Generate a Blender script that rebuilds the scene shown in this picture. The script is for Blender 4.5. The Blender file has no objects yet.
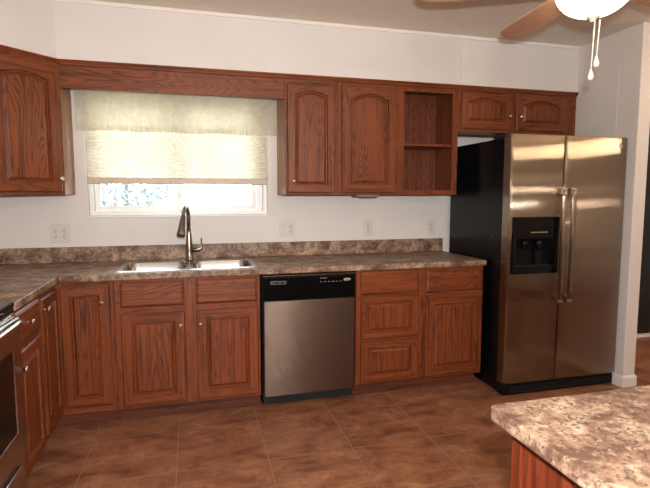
import bpy, bmesh, math, random
from mathutils import Vector, Matrix
R = math.radians
random.seed(7)
scene = bpy.context.scene
COL = scene.collection

# ------------------------------------------------------------------ camera
CAM = Vector((1.364, -3.647, 1.358))
cd = bpy.data.cameras.new('camera'); cam = bpy.data.objects.new('camera', cd); COL.objects.link(cam)
cam.location = CAM
cam.rotation_euler = (math.pi/2 - 0.0963, 0, -0.262)
cd.sensor_width = 36; cd.lens = 494.1/650*36; cd.clip_start = 0.02
scene.camera = cam

# ------------------------------------------------------------------ world, light, exposure
w = bpy.data.worlds.new('sky'); scene.world = w; w.use_nodes = True
bg = w.node_tree.nodes['Background']; bg.inputs[0].default_value = (0.86, 0.93, 1.0, 1); bg.inputs[1].default_value = 11.5
scene.view_settings.view_transform = 'Standard'; scene.view_settings.look = 'None'
scene.view_settings.exposure = 0.0; scene.view_settings.gamma = 1.0
scene.view_settings.use_curve_mapping = False
scene.cycles.max_bounces = 8; scene.cycles.diffuse_bounces = 5; scene.cycles.glossy_bounces = 4
scene.cycles.transmission_bounces = 6; scene.cycles.transparent_max_bounces = 8
scene.cycles.sample_clamp_indirect = 6; scene.cycles.use_denoising = True
scene.cycles.caustics_reflective = False; scene.cycles.caustics_refractive = False

def light(name, kind, loc, power, color, **kw):
    d = bpy.data.lights.new(name, kind); d.energy = power; d.color = color
    for k, v in kw.items(): setattr(d, k, v)
    o = bpy.data.objects.new(name, d); COL.objects.link(o); o.location = loc
    return o
# photographer's flash, a hand's width above the lens
fl = light('camera_flash', 'AREA', CAM + Vector((0.04, -0.01, 0.11)), 74, (1.0, 0.965, 0.94), shape='RECTANGLE', size=0.06, size_y=0.04)
fl.rotation_euler = (math.pi/2 - 0.03, 0, -0.262)
# daylight coming in through the kitchen window (portal: only guides sampling of the sky)
pt = light('window_portal', 'AREA', (1.296, 0.16, 1.62), 1, (1, 1, 1), shape='RECTANGLE', size=1.22, size_y=0.84)
pt.rotation_euler = (-math.pi/2, 0, 0); pt.data.cycles.is_portal = True
# unseen fill light behind the camera, added to brighten the room
light('dining_fill_light', 'POINT', (2.6, -5.3, 2.1), 78, (1.0, 0.86, 0.74), shadow_soft_size=0.12)
light('hall_fill_light', 'POINT', (5.4, -1.6, 2.25), 36, (1.0, 0.76, 0.54), shadow_soft_size=0.12)  # second added fill, out of view beyond the side wall
FANC = Vector((2.922, -1.951, 0)); GLOBE_Z = 2.068
light('fan_bulb', 'POINT', (FANC.x, FANC.y, 2.13), 34, (1.0, 0.70, 0.42), shadow_soft_size=0.05)

# ------------------------------------------------------------------ node helpers
def S(r, g, b):
    f = lambda c: (c/255)/12.92 if c/255 <= 0.04045 else ((c/255+0.055)/1.055)**2.4
    return (f(r), f(g), f(b), 1)
class NT:
    def __init__(s, name):
        s.m = bpy.data.materials.new(name); s.m.use_nodes = True; s.t = s.m.node_tree
        s.t.nodes.clear(); s.out = s.n('ShaderNodeOutputMaterial')
    def n(s, typ, **kw):
        nd = s.t.nodes.new(typ)
        for k, v in kw.items():
            if k.startswith('i_'):
                key = k[2:]; key = int(key) if key.isdigit() else key.replace('_', ' ')
                s.put(nd.inputs[key], v)
            else: setattr(nd, k, v)
        return nd
    def put(s, sock, v):
        if isinstance(v, bpy.types.NodeSocket): s.t.links.new(v, sock)
        elif isinstance(v, bpy.types.Node): s.t.links.new(v.outputs[0], sock)
        else: sock.default_value = v
    def math(s, op, a, b=0.0):
        nd = s.n('ShaderNodeMath', operation=op); s.put(nd.inputs[0], a); s.put(nd.inputs[1], b); return nd.outputs[0]
    def ramp(s, fac, stops, interp='LINEAR'):
        nd = s.n('ShaderNodeValToRGB'); nd.color_ramp.interpolation = interp
        el = nd.color_ramp.elements
        while len(el) < len(stops): el.new(0.5)
        for e, (p, c) in zip(el, stops): e.position = p; e.color = c
        s.put(nd.inputs[0], fac); return nd.outputs[0]
    def mix(s, fac, a, b, blend='MIX'):
        nd = s.n('ShaderNodeMix', data_type='RGBA', blend_type=blend)
        s.put(nd.inputs[0], fac); s.put(nd.inputs[6], a); s.put(nd.inputs[7], b); return nd.outputs[2]
    def coord(s, scale=(1, 1, 1), rnd=0.0, which='Object'):
        tc = s.n('ShaderNodeTexCoord'); mp = s.n('ShaderNodeMapping')
        src = tc.outputs[which]
        if rnd:
            oi = s.n('ShaderNodeObjectInfo'); va = s.n('ShaderNodeVectorMath', operation='ADD')
            vm = s.n('ShaderNodeVectorMath', operation='SCALE'); vm.inputs[0].default_value = (rnd, rnd*1.7, rnd*0.6)
            s.t.links.new(oi.outputs['Random'], vm.inputs['Scale'])
            s.t.links.new(src, va.inputs[0]); s.t.links.new(vm.outputs[0], va.inputs[1]); src = va.outputs[0]
        s.t.links.new(src, mp.inputs[0]); mp.inputs['Scale'].default_value = scale
        return mp.outputs[0]
    def noise(s, vec, scale, detail=3, rough=0.5, dist=0.0):
        return s.n('ShaderNodeTexNoise', i_Vector=vec, i_Scale=scale, i_Detail=detail, i_Roughness=rough, i_Distortion=dist).outputs[0]
    def bsdf(s, **kw):
        b = s.n('ShaderNodeBsdfPrincipled')
        for k, v in kw.items(): s.put(b.inputs[k.replace('_', ' ')], v)
        s.t.links.new(b.outputs[0], s.out.inputs[0]); return b
    def bump(s, h, strength=0.2, dist=0.002):
        return s.n('ShaderNodeBump', i_Height=h, i_Strength=strength, i_Distance=dist).outputs[0]

def plain(name, rgb, rough=0.5, metal=0.0, var=0.04, vs=12.0, **kw):
    t = NT(name); c = S(*rgb)
    nz = t.noise(t.coord(), vs, 3)
    dark = tuple(x*(1-var*2) for x in c[:3])+(1,); lite = tuple(min(1, x*(1+var)) for x in c[:3])+(1,)
    t.bsdf(Base_Color=t.ramp(nz, [(0.35, dark), (0.65, lite)]), Roughness=rough, Metallic=metal, **kw)
    return t.m

def oak(name, axis, light_c=(124, 63, 32), dark_c=(54, 25, 13), rough=0.34):
    t = NT(name)
    st = {'Z': (7.5, 7.5, 0.9), 'X': (0.9, 7.5, 7.5), 'Y': (7.5, 0.9, 7.5)}[axis]
    fine = {'Z': (150, 150, 5), 'X': (5, 150, 150), 'Y': (150, 5, 150)}[axis]
    mid = {'Z': (60, 60, 1.6), 'X': (1.6, 60, 60), 'Y': (60, 1.6, 60)}[axis]
    big = t.noise(t.coord(st, 9), 1.0, 2, 0.45, 0.25)
    wav = t.math('SINE', t.math('MULTIPLY', big, 165.0))
    wav = t.math('MULTIPLY_ADD', wav, 0.5) ; t.put(wav.node.inputs[2], 0.5)
    msk = t.ramp(t.noise(t.coord({'Z': (5, 5, 1.2), 'X': (1.2, 5, 5), 'Y': (5, 1.2, 5)}[axis], 14), 1.0, 1), [(0.38, (0.25, 0.25, 0.25, 1)), (0.6, (1, 1, 1, 1))])
    band = t.math('MULTIPLY', t.math('POWER', wav, 2.6), msk)
    f = t.noise(t.coord(fine, 9), 1.0, 2, 0.6)
    m = t.noise(t.coord(mid, 9), 1.0, 3, 0.6)
    lc, dc = S(*light_c), S(*dark_c)
    base = t.ramp(m, [(0.3, tuple(a*0.50 for a in lc[:3])+(1,)), (0.52, lc), (0.72, tuple(min(1, a*1.25) for a in lc[:3])+(1,))])
    pores = t.ramp(f, [(0.42, (1, 1, 1, 1)), (0.60, (0, 0, 0, 1))])
    pf = t.math('MULTIPLY', t.math('SUBTRACT', 1.0, pores), t.math('MULTIPLY_ADD', band, 0.6)); 
    t.put(pf.node.inputs[1].links[0].from_node.inputs[2], 0.12)
    c1 = t.mix(t.math('MULTIPLY', band, 0.5), base, dc)
    c2 = t.mix(pf, c1, tuple(a*0.7 for a in dc[:3])+(1,))
    t.bsdf(Base_Color=c2, Roughness=t.ramp(f, [(0.3, (rough,)*3+(1,)), (0.7, (rough+0.14,)*3+(1,))]),
           Coat_Weight=0.1, Coat_Roughness=0.2, Specular_IOR_Level=0.35, Normal=t.bump(f, 0.12, 0.001))
    return t.m

M = {}
M['oz'] = oak('oak_upright_grain', 'Z'); M['ox'] = oak('oak_level_grain', 'X'); M['oy'] = oak('oak_cross_grain', 'Y')
M['side'] = oak('oak_end_pale_sheen', 'Z', (168, 124, 92), (132, 92, 66), 0.5)  # pale end panels, grazing reflection put into the lighter colour
M['inside'] = oak('oak_cabinet_interior', 'Z', (118, 62, 36), (62, 32, 18), 0.5)  # oak tone of the cabinet back panels
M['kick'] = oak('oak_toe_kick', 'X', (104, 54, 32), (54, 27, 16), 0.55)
M['panelz'] = oak('oak_peninsula_panel', 'Z', (112, 46, 24), (70, 28, 15), 0.4)
M['wall'] = plain('painted_wall', (220, 216, 212), 0.6, 0, 0.012, 3)
M['wallr'] = plain('painted_side_wall', (216, 209, 203), 0.6, 0, 0.012, 3)
M['ceil'] = plain('painted_ceiling', (226, 216, 201), 0.8, 0, 0.02, 30)
M['white'] = plain('white_trim_paint', (232, 228, 222), 0.4, 0, 0.01)
M['plate'] = plain('almond_plastic_plate', (213, 206, 198), 0.35, 0, 0.01)
M['slot'] = plain('outlet_slot_black', (60, 54, 50), 0.6)
M['vinyl'] = plain('white_window_vinyl', (238, 240, 238), 0.35, 0, 0.01)
M['black'] = plain('gloss_black_plastic', (9, 10, 11), 0.14, 0, 0.05, 12.0, Specular_IOR_Level=0.3)
M['blackm'] = plain('textured_black_enamel', (10, 11, 13), 0.3, 0, 0.05, 80, Specular_IOR_Level=0.25)
M['rubber'] = plain('black_rubber', (18, 18, 18), 0.8)
M['chrome'] = plain('polished_chrome', (215, 212, 208), 0.14, 1.0, 0.02)
M['nickel'] = plain('brushed_nickel', (140, 128, 116), 0.28, 1.0, 0.04, 60)
M['badge'] = plain('badge_silver', (215, 200, 165), 0.35, 0.6)
M['grey'] = plain('grey_print', (120, 118, 112), 0.5)
M['bladew'] = plain('fan_blade_maple', (204, 160, 128), 0.45, 0, 0.06, 8)
M['fanw'] = plain('fan_white_metal', (230, 222, 210), 0.35)
M['cord'] = plain('pull_cord_white', (240, 232, 220), 0.5)
M['door'] = plain('dark_door_paint', (12, 12, 13), 0.5, 0, 0.05)
M['bark'] = plain('tree_bark', (92, 92, 92), 0.9)

def steel(name, rgb, axis, rough=0.14, spread=1.0, wave=0.02):
    """brushed steel: fine scratches tilt the normal across the brushing direction only"""
    t = NT(name)
    sc = {'Z': (260, 260, 1.5), 'X': (1.5, 260, 260)}[axis]
    f = t.noise(t.coord(sc), 1.0, 2, 0.6); c = S(*rgb)
    geo = t.n('ShaderNodeNewGeometry'); N = geo.outputs['Normal']
    V = lambda op, a, b=None: (lambda nd: (t.put(nd.inputs[0], a), b is not None and t.put(nd.inputs[1], b), nd.outputs[0])[2])(t.n('ShaderNodeVectorMath', operation=op))
    def scl(v, f_):
        nd = t.n('ShaderNodeVectorMath', operation='SCALE'); t.put(nd.inputs[0], v); t.put(nd.inputs['Scale'], f_); return nd.outputs[0]
    up = t.n('ShaderNodeCombineXYZ'); up.inputs[2].default_value = 1.0
    T = V('NORMALIZE', V('CROSS_PRODUCT', up.outputs[0], N))
    pos = t.coord((9000, 9000, 9000))
    wn = t.n('ShaderNodeTexWhiteNoise', i_Vector=pos); wv = t.n('ShaderNodeSeparateXYZ'); t.t.links.new(wn.outputs['Color'], wv.inputs[0])
    rnd = t.math('SUBTRACT', t.math('ADD', wv.outputs[0], wv.outputs[1]), 1.0)      # triangular -1..1
    wvz = t.math('MULTIPLY', t.math('SUBTRACT', t.noise(t.coord((2.2, 2.2, 0.7)), 1.6, 1), 0.5), wave)
    across = T if axis == 'Z' else up.outputs[0]
    nn = V('NORMALIZE', V('ADD', V('ADD', N, scl(across, t.math('MULTIPLY', rnd, spread))), scl(up.outputs[0], wvz)))
    t.bsdf(Base_Color=t.ramp(f, [(0.3, tuple(a*0.9 for a in c[:3])+(1,)), (0.7, c)]), Metallic=1.0, Roughness=rough, Normal=nn)
    return t.m
M['steel_v'] = steel('stainless_upright_brush', (160, 146, 128), 'Z', 0.07, 0.85, 0.010)
M['steel_oven'] = steel('stainless_oven_front', (196, 190, 184), 'Z', 0.15, 0.6, 0.0)
M['steel_h'] = steel('stainless_level_brush', (144, 134, 126), 'X', 0.2, 0.5, 0.0)
M['sinksteel'] = plain('satin_sink_steel', (178, 174, 170), 0.26, 1.0, 0.03, 90)

def laminate():
    t = NT('mottled_laminate'); co = t.coord()
    a = t.noise(co, 10, 6, 0.7, 0.4); b = t.noise(co, 48, 4, 0.65, 0.3); c = t.noise(co, 120, 3, 0.6)
    col = t.ramp(a, [(0.38, S(92, 66, 52)), (0.47, S(128, 100, 80)), (0.54, S(154, 127, 105)), (0.64, S(182, 158, 134))])
    col = t.mix(t.ramp(b, [(0.34, (0.8, 0.8, 0.8, 1)), (0.46, (0, 0, 0, 1))]), col, S(84, 60, 50))
    col = t.mix(t.ramp(b, [(0.56, (0, 0, 0, 1)), (0.68, (0.6, 0.6, 0.6, 1))]), col, S(182, 160, 138))
    col = t.mix(t.ramp(c, [(0.37, (0.85, 0.85, 0.85, 1)), (0.45, (0, 0, 0, 1))]), col, S(70, 60, 56))
    t.bsdf(Base_Color=col, Roughness=0.42, Specular_IOR_Level=0.28); return t.m
M['lam'] = laminate()

def floor_mat():
    t = NT('marbled_vinyl_tile')
    mp = t.coord(); mp.node.inputs['Location'].default_value = (-0.80 + 0.457*4, 0.757 + 0.457*20, 0)
    br = t.n('ShaderNodeTexBrick', offset=0.0, squash=1.0, i_Vector=mp, i_Scale=1.0, i_Mortar_Size=0.0036,
             i_Mortar_Smooth=0.3, i_Brick_Width=0.457, i_Row_Height=0.457, i_Bias=0.0)
    br.inputs['Color1'].default_value = (0.9, 0.9, 0.9, 1); br.inputs['Color2'].default_value = (1.06, 1.06, 1.06, 1)
    co = t.coord()
    a = t.noise(t.coord((0.7, 1.3, 1)), 6.5, 7, 0.68, 0.5); b = t.noise(co, 24, 4, 0.6, 0.6)
    col = t.ramp(a, [(0.33, S(108, 66, 46)), (0.47, S(140, 91, 65)), (0.58, S(156, 106, 77)), (0.72, S(178, 130, 98))])
    col = t.mix(t.ramp(b, [(0.36, (0.45, 0.45, 0.45, 1)), (0.5, (0, 0, 0, 1))]), col, S(112, 72, 52))
    col = t.mix(1.0, col, br.outputs[0], 'MULTIPLY')
    col = t.mix(t.math('MULTIPLY', br.outputs[1], 0.6), col, S(186, 148, 120))
    t.bsdf(Base_Color=col, Roughness=t.ramp(b, [(0.3, (0.38,)*3+(1,)), (0.7, (0.5,)*3+(1,))]), Normal=t.bump(b, 0.1, 0.002)); return t.m
M['floor'] = floor_mat()

def glass():
    t = NT('window_glass')
    tr = t.n('ShaderNodeBsdfTransparent'); tr.inputs[0].default_value = (0.96, 0.98, 0.97, 1)
    gl = t.n('ShaderNodeBsdfGlossy'); gl.inputs['Roughness'].default_value = 0.02
    fr = t.n('ShaderNodeFresnel'); fr.inputs[0].default_value = 1.45
    mx = t.n('ShaderNodeMixShader', i_0=fr.outputs[0]); t.t.links.new(tr.outputs[0], mx.inputs[1]); t.t.links.new(gl.outputs[0], mx.inputs[2])
    t.t.links.new(mx.outputs[0], t.out.inputs[0]); return t.m
M['glass'] = glass()
def cloth(name, rgb, trans, seethrough, pattern):
    t = NT(name)
    co = t.coord()
    nz = t.noise(co, pattern, 4, 0.6, 0.8)
    c = S(*rgb); c0 = tuple(a*0.9 for a in c[:3])+(1,)
    col = t.ramp(nz, [(0.42, c0), (0.58, c)])
    d = t.n('ShaderNodeBsdfDiffuse'); t.put(d.inputs[0], col)
    tl = t.n('ShaderNodeBsdfTranslucent'); t.put(tl.inputs[0], col)
    tp = t.n('ShaderNodeBsdfTransparent')
    m1 = t.n('ShaderNodeMixShader', i_0=trans); t.t.links.new(d.outputs[0], m1.inputs[1]); t.t.links.new(tl.outputs[0], m1.inputs[2])
    m2 = t.n('ShaderNodeMixShader', i_0=seethrough); t.t.links.new(m1.outputs[0], m2.inputs[1]); t.t.links.new(tp.outputs[0], m2.inputs[2])
    t.t.links.new(m2.outputs[0], t.out.inputs[0]); return t.m
M['shade'] = cloth('cellular_shade_cloth', (240, 233, 217), 0.32, 0.0, 3)
M['valcloth'] = cloth('sheer_valance_cloth', (240, 236, 220), 0.55, 0.32, 22)
def globe_mat():
    t = NT('lit_glass_bowl'); e = t.n('ShaderNodeEmission'); e.inputs[0].default_value = (1.0, 0.80, 0.56, 1); e.inputs[1].default_value = 9.0
    t.t.links.new(e.outputs[0], t.out.inputs[0]); return t.m
M['globe'] = globe_mat()
def grass():
    t = NT('lawn'); a = t.noise(t.coord(), 3, 5, 0.7)
    t.bsdf(Base_Color=t.ramp(a, [(0.3, S(170, 170, 150)), (0.7, S(200, 198, 180))]), Roughness=0.9); return t.m
M['lawn'] = grass()
def leaves():
    t = NT('pale_leaves'); a = t.noise(t.coord(), 9, 4, 0.7)
    t.bsdf(Base_Color=t.ramp(a, [(0.35, S(108, 116, 120)), (0.65, S(130, 135, 138))]), Roughness=0.8); return t.m
M['leaf'] = leaves()

# ------------------------------------------------------------------ mesh helpers
def BM(): return bmesh.new()
def box(bm, x0, x1, y0, y1, z0, z1, bev=0.0, mat=0, seg=2):
    x0, x1 = min(x0, x1), max(x0, x1); y0, y1 = min(y0, y1), max(y0, y1); z0, z1 = min(z0, z1), max(z0, z1)
    v = [bm.verts.new((x, y, z)) for z in (z0, z1) for y in (y0, y1) for x in (x0, x1)]
    F = [(0, 2, 3, 1), (4, 5, 7, 6), (0, 1, 5, 4), (2, 6, 7, 3), (0, 4, 6, 2), (1, 3, 7, 5)]
    fs = [bm.faces.new([v[i] for i in f]) for f in F]
    for f in fs: f.material_index = mat
    if bev:
        es = list({e for f in fs for e in f.edges})
        r = bmesh.ops.bevel(bm, geom=es, offset=bev, segments=seg, affect='EDGES', profile=0.5)
        for f in r['faces']: f.material_index = mat
    return fs
def loft(bm, loops, cap0=True, cap1=True, mat=0, closed=True, smooth=False):
    vs = [[bm.verts.new(p) for p in lp] for lp in loops]
    n = len(loops[0])
    for a, b in zip(vs[:-1], vs[1:]):
        for i in range(n if closed else n-1):
            j = (i+1) % n
            f = bm.faces.new((a[i], a[j], b[j], b[i])); f.material_index = mat; f.smooth = smooth
    if cap0: f = bm.faces.new(vs[0][::-1]); f.material_index = mat
    if cap1: f = bm.faces.new(vs[-1]); f.material_index = mat
    return vs
def lathe(bm, prof, cx, cy, z0=0.0, n=24, axis='Z', mat=0, cap0=True, cap1=True):
    loops = []
    for r, h in prof:
        lp = []
        for i in range(n):
            a = 2*math.pi*i/n; c, s = r*math.cos(a), r*math.sin(a)
            if axis == 'Z': lp.append((cx+c, cy+s, z0+h))
            elif axis == 'Y': lp.append((cx+c, cy+h, z0+s))      # h runs along y
            else: lp.append((cx+h, cy+c, z0+s))
        loops.append(lp)
    loft(bm, loops, cap0, cap1, mat, True, True)
def tube(bm, pts, rad, n=12, mat=0, squash=1.0):
    pts = [Vector(p) for p in pts]; loops = []
    up = Vector((0, 0, 1)); t0 = (pts[1]-pts[0]).normalized()
    nrm = t0.orthogonal() if abs(t0.z) > 0.95 else t0.cross(up).normalized()
    for i, p in enumerate(pts):
        t = (pts[min(i+1, len(pts)-1)] - pts[max(i-1, 0)]).normalized()
        nrm = (nrm - t*nrm.dot(t)).normalized(); bn = t.cross(nrm)
        r = rad[i] if isinstance(rad, (list, tuple)) else rad
        loops.append([p + nrm*r*math.cos(2*math.pi*k/n) + bn*r*squash*math.sin(2*math.pi*k/n) for k in range(n)])
    loft(bm, loops, True, True, mat, True, True)
def rrect(x0, x1, y0, y1, r, n=6):
    out = []
    for (cx, cy, a0) in ((x1-r, y1-r, 0), (x0+r, y1-r, 90), (x0+r, y0+r, 180), (x1-r, y0+r, 270)):
        for k in range(n+1):
            a = R(a0 + 90*k/n); out.append((cx+r*math.cos(a), cy+r*math.sin(a)))
    return out
def grid_slab(bm, xs, ys, cells, z0, z1, plane='XY', mat=0):
    """solid slab made of the kept cells of a grid; shared inner walls are left out"""
    vc = {}
    def V(i, j, k):
        key = (i, j, k)
        if key not in vc:
            a, b, c = xs[i], ys[j], (z0, z1)[k]
            vc[key] = bm.verts.new((a, b, c) if plane == 'XY' else ((a, c, b) if plane == 'XZ' else (c, a, b)))
        return vc[key]
    for i, j in cells:
        bm.faces.new([V(i, j, 0), V(i, j+1, 0), V(i+1, j+1, 0), V(i+1, j, 0)])
        bm.faces.new([V(i, j, 1), V(i+1, j, 1), V(i+1, j+1, 1), V(i, j+1, 1)])
        for di, dj, a, b in ((-1, 0, (0, 1), (0, 0)), (1, 0, (1, 0), (1, 1)), (0, -1, (0, 0), (1, 0)), (0, 1, (1, 1), (0, 1))):
            if (i+di, j+dj) not in cells:
                bm.faces.new([V(i+a[0], j+a[1], 0), V(i+b[0], j+b[1], 0), V(i+b[0], j+b[1], 1), V(i+a[0], j+a[1], 1)])

def obj(name, bm, mats, parent=None, smooth=False, bevel=0.0):
    bmesh.ops.recalc_face_normals(bm, faces=bm.faces)
    me = bpy.data.meshes.new(name); bm.to_mesh(me); bm.free()
    if not isinstance(mats, (list, tuple)): mats = [mats]
    for m in mats: me.materials.append(m)
    if smooth:
        for p in me.polygons: p.use_smooth = True
    o = bpy.data.objects.new(name, me); COL.objects.link(o)
    if parent: o.parent = parent
    if bevel:
        b = o.modifiers.new('bevel', 'BEVEL'); b.width = bevel; b.segments = 3; b.limit_method = 'ANGLE'; b.angle_limit = R(50)
    return o
def tag(o, label, cat, group=None):
    o['label'] = label; o['category'] = cat
    if group: o['group'] = group
    return o
def thing(name, label, cat, loc=(0, 0, 0), rz=0.0, group=None):
    o = bpy.data.objects.new(name, None); COL.objects.link(o); o.location = loc; o.rotation_euler = (0, 0, rz)
    o.empty_display_size = 0.1
    return tag(o, label, cat, group)
def shift(bm, d):
    bmesh.ops.translate(bm, verts=bm.verts, vec=Vector(d)); return bm
def struct(name, bm, m, parent=None, bevel=0.0):
    o = obj(name, bm, m, parent, False, bevel)
    if not parent: o['kind'] = 'structure'
    return o

WD = 0.345   # depth of the upper cabinets with doors
ZC = 2.515   # ceiling
XW = 4.300   # side wall beside the refrigerator
# ================================================================== THE SETTING
bm = BM(); box(bm, -0.15, 6.6, -6.6, 0.25, -0.12, 0.0); struct('floor', bm, M['floor'])
bm = BM(); box(bm, -0.15, 6.6, -6.6, 0.25, ZC, ZC+0.1); struct('ceiling', bm, M['ceil'])
WX0, WX1, WZ0, WZ1 = 0.688, 1.905, 1.225, 2.045
bm = BM(); xs = [-0.15, WX0, WX1, XW+0.104]; zs = [0, WZ0, WZ1, ZC]
grid_slab(bm, xs, zs, {(i, j) for i in range(3) for j in range(3)} - {(1, 1)}, 0.0, 0.13, 'XZ'); struct('wall_back', bm, M['wall'])
bm = BM(); box(bm, -0.15, 0, -6.6, 0, 0, ZC); struct('wall_left', bm, M['wall'])
bm = BM(); box(bm, XW, XW+0.104, -0.897, 0.0, 0, ZC, 0.004); struct('wall_right', bm, M['wallr'])
bm = BM(); box(bm, -0.15, 6.6, -6.75, -6.6, 0, ZC); struct('wall_rear', bm, M['wall'])
bm = BM(); box(bm, 6.6, 6.75, -6.75, 0.27, 0, ZC); struct('wall_far_right', bm, M['wall'])
bm = BM(); box(bm, XW+0.104, 6.6, 0.14, 0.27, 0, ZC); struct('wall_hall', bm, M['wall'])
# soffit above the upper cabinets, turning the corner on the diagonal
SX = 0.322
bm = BM()
outl = [(0.0, 0.0), (XW, 0.0), (XW, -0.325), (0.61, -0.325), (SX, -0.613), (SX, -2.4), (0.0, -2.4)]
loft(bm, [[(x, y, 2.166) for x, y in outl], [(x, y, ZC) for x, y in outl]]); struct('wall_soffit', bm, M['wall'])
# thin cove strip between soffit and ceiling, seam battens
def strip(pts, z0, z1, t, name, mat):
    bm = BM()
    for (a, b) in zip(pts[:-1], pts[1:]):
        a, b = Vector((*a, 0)), Vector((*b, 0)); d = (b-a).normalized(); nn = Vector((d.y, -d.x, 0))
        l0 = [a + Vector((0, 0, z0)), b + Vector((0, 0, z0)), b + nn*t + Vector((0, 0, z0)), a + nn*t + Vector((0, 0, z0))]
        loft(bm, [l0, [p + Vector((0, 0, z1-z0)) for p in l0]])
    return struct(name, bm, mat)
strip([(XW-0.001, -0.3255), (0.61, -0.3255)][::-1], ZC-0.022, ZC-0.0005, 0.010, 'trim_1', M['white'])
bm = BM(); box(bm, 3.281, 3.291, -0.3285, -0.3255, 2.17, ZC-0.024, 0.001); struct('trim_2', bm, M['wall'])
bm = BM(); box(bm, XW-0.003, XW-0.0005, -0.72, -0.71, 1.8, ZC-0.002, 0.0008); struct('trim_3', bm, M['wallr'])
# baseboard wrapping the end of the side wall
bm = BM()
def bb_prof(t, h): return [(0, 0), (t, 0), (t, h*0.82), (t*0.55, h*0.93), (t*0.3, h), (0, h)]
path = [(XW, -0.80), (XW, -0.897), (XW+0.104, -0.897), (XW+0.104, 0.14)]
offs = [(-1, 0), (-1, -1), (1, -1), (1, 0)]
loops = [[(p[0]+o[0]*(t+0.0006), p[1]+o[1]*(t+0.0006), z+0.0005) for t, z in bb_prof(0.010, 0.083)] for p, o in zip(path, offs)]
loft(bm, loops); struct('baseboard_right', bm, M['white'])
# dark door beyond the side wall, with a pale threshold
bm = BM(); box(bm, 5.08, 5.96, 0.095, 0.136, 0.03, 2.05, 0.003); d1 = struct('door_1', bm, M['door'])
bm = BM(); lathe(bm, [(0.012, 0), (0.012, -0.03), (0.026, -0.04), (0.028, -0.055), (0.018, -0.065)], 5.16, 0.095, 0.98, 16, 'Y')
obj('door_knob', bm, M['nickel'], d1)
bm = BM(); box(bm, 5.0, 6.04, 0.06, 0.138, 0.0, 0.028, 0.006); struct('trim_4', bm, M['white'])
bm = BM()
for a, b, c, d in ((5.0, 5.075, 0.03, 2.13), (5.965, 6.04, 0.03, 2.13), (5.076, 5.964, 2.055, 2.13)):
    box(bm, a, b, 0.118, 0.139, c, d, 0.003)
struct('trim_5', bm, M['white'])
# window: jamb liner, sliding sashes, glass
bm = BM()
xs = [WX0, WX0+0.028, WX1-0.028, WX1]; zs = [WZ0, WZ0+0.03, WZ1-0.03, WZ1]
grid_slab(bm, xs, zs, {(i, j) for i in range(3) for j in range(3)} - {(1, 1)}, 0.045, 0.125, 'XZ')
win = struct('window_1', bm, M['vinyl'], None, 0.003)
def sash(x0, x1, y0, y1, name, wz=0.035):
    bm = BM(); xs = [x0, x0+0.036, x1-0.036, x1]; zs = [WZ0+0.031, WZ0+0.031+wz, WZ1-0.031-wz, WZ1-0.031]
    grid_slab(bm, xs, zs, {(i, j) for i in range(3) for j in range(3)} - {(1, 1)}, y0, y1, 'XZ')
    s = obj(name, bm, M['vinyl'], win, False, 0.003)
    bm = BM(); box(bm, xs[1]+0.001, xs[2]-0.001, (y0+y1)/2-0.002, (y0+y1)/2+0.002, zs[1]+0.001, zs[2]-0.001); obj('pane', bm, M['glass'], s)
    return s
sash(WX0+0.029, 1.305, 0.088, 0.114, 'fixed_sash')
sl = sash(1.262, WX1-0.075, 0.058, 0.084, 'sliding_sash')
bm = BM(); box(bm, WX1-0.072, WX1-0.030, 0.060, 0.112, WZ0+0.031, WZ1-0.031, 0.003); obj('jamb_stop', bm, M['vinyl'], win)
bm = BM(); box(bm, 1.272, 1.290, 0.046, 0.057, WZ0+0.12, WZ0+0.20, 0.003); obj('latch', bm, M['fanw'], sl)
bm = BM(); box(bm, WX0-0.002, WX1+0.002, -0.014, 0.044, WZ0-0.012, WZ0-0.0005, 0.003); struct('trim_6', bm, M['vinyl'])
# outside
bm = BM(); box(bm, -30, 32, 0.4, 60, -0.7, -0.6); o = struct('ground', bm, M['lawn'])
def tree(x, y, h, r, label, seed):
    rn = random.Random(seed); t = thing('tree', label, 'tree', (x, y, -0.6), 0, 'pale trees outside the window')
    bm = BM(); tube(bm, [(0, 0, 0), (0.05, 0, h*0.3), (-0.04, 0.03, h*0.6), (0.02, 0, h*0.85)], [0.16, 0.12, 0.08, 0.03], 10); obj('trunk', bm, M['bark'], t)
    bm = BM()
    for k in range(900):
        d = Vector((rn.gauss(0, 1), rn.gauss(0, 1), rn.gauss(0, 1))).normalized()*r*(0.55+0.5*rn.random())
        c = Vector((0, 0, h*0.68)) + Vector((d.x, d.y, d.z*0.8)); s = 0.10+0.08*rn.random()
        u = Vector((rn.gauss(0, 1), rn.gauss(0, 1), rn.gauss(0, 1))).normalized(); v = u.orthogonal().normalized()
        q = [bm.verts.new(c + u*s), bm.verts.new(c + v*s*0.5), bm.verts.new(c - u*s), bm.verts.new(c - v*s*0.5)]; bm.faces.new(q)
    obj('foliage', bm, M['leaf'], t)
tree(-0.6, 13, 3.2, 1.5, 'washed-out tree outside, behind the left window pane', 1)

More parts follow.
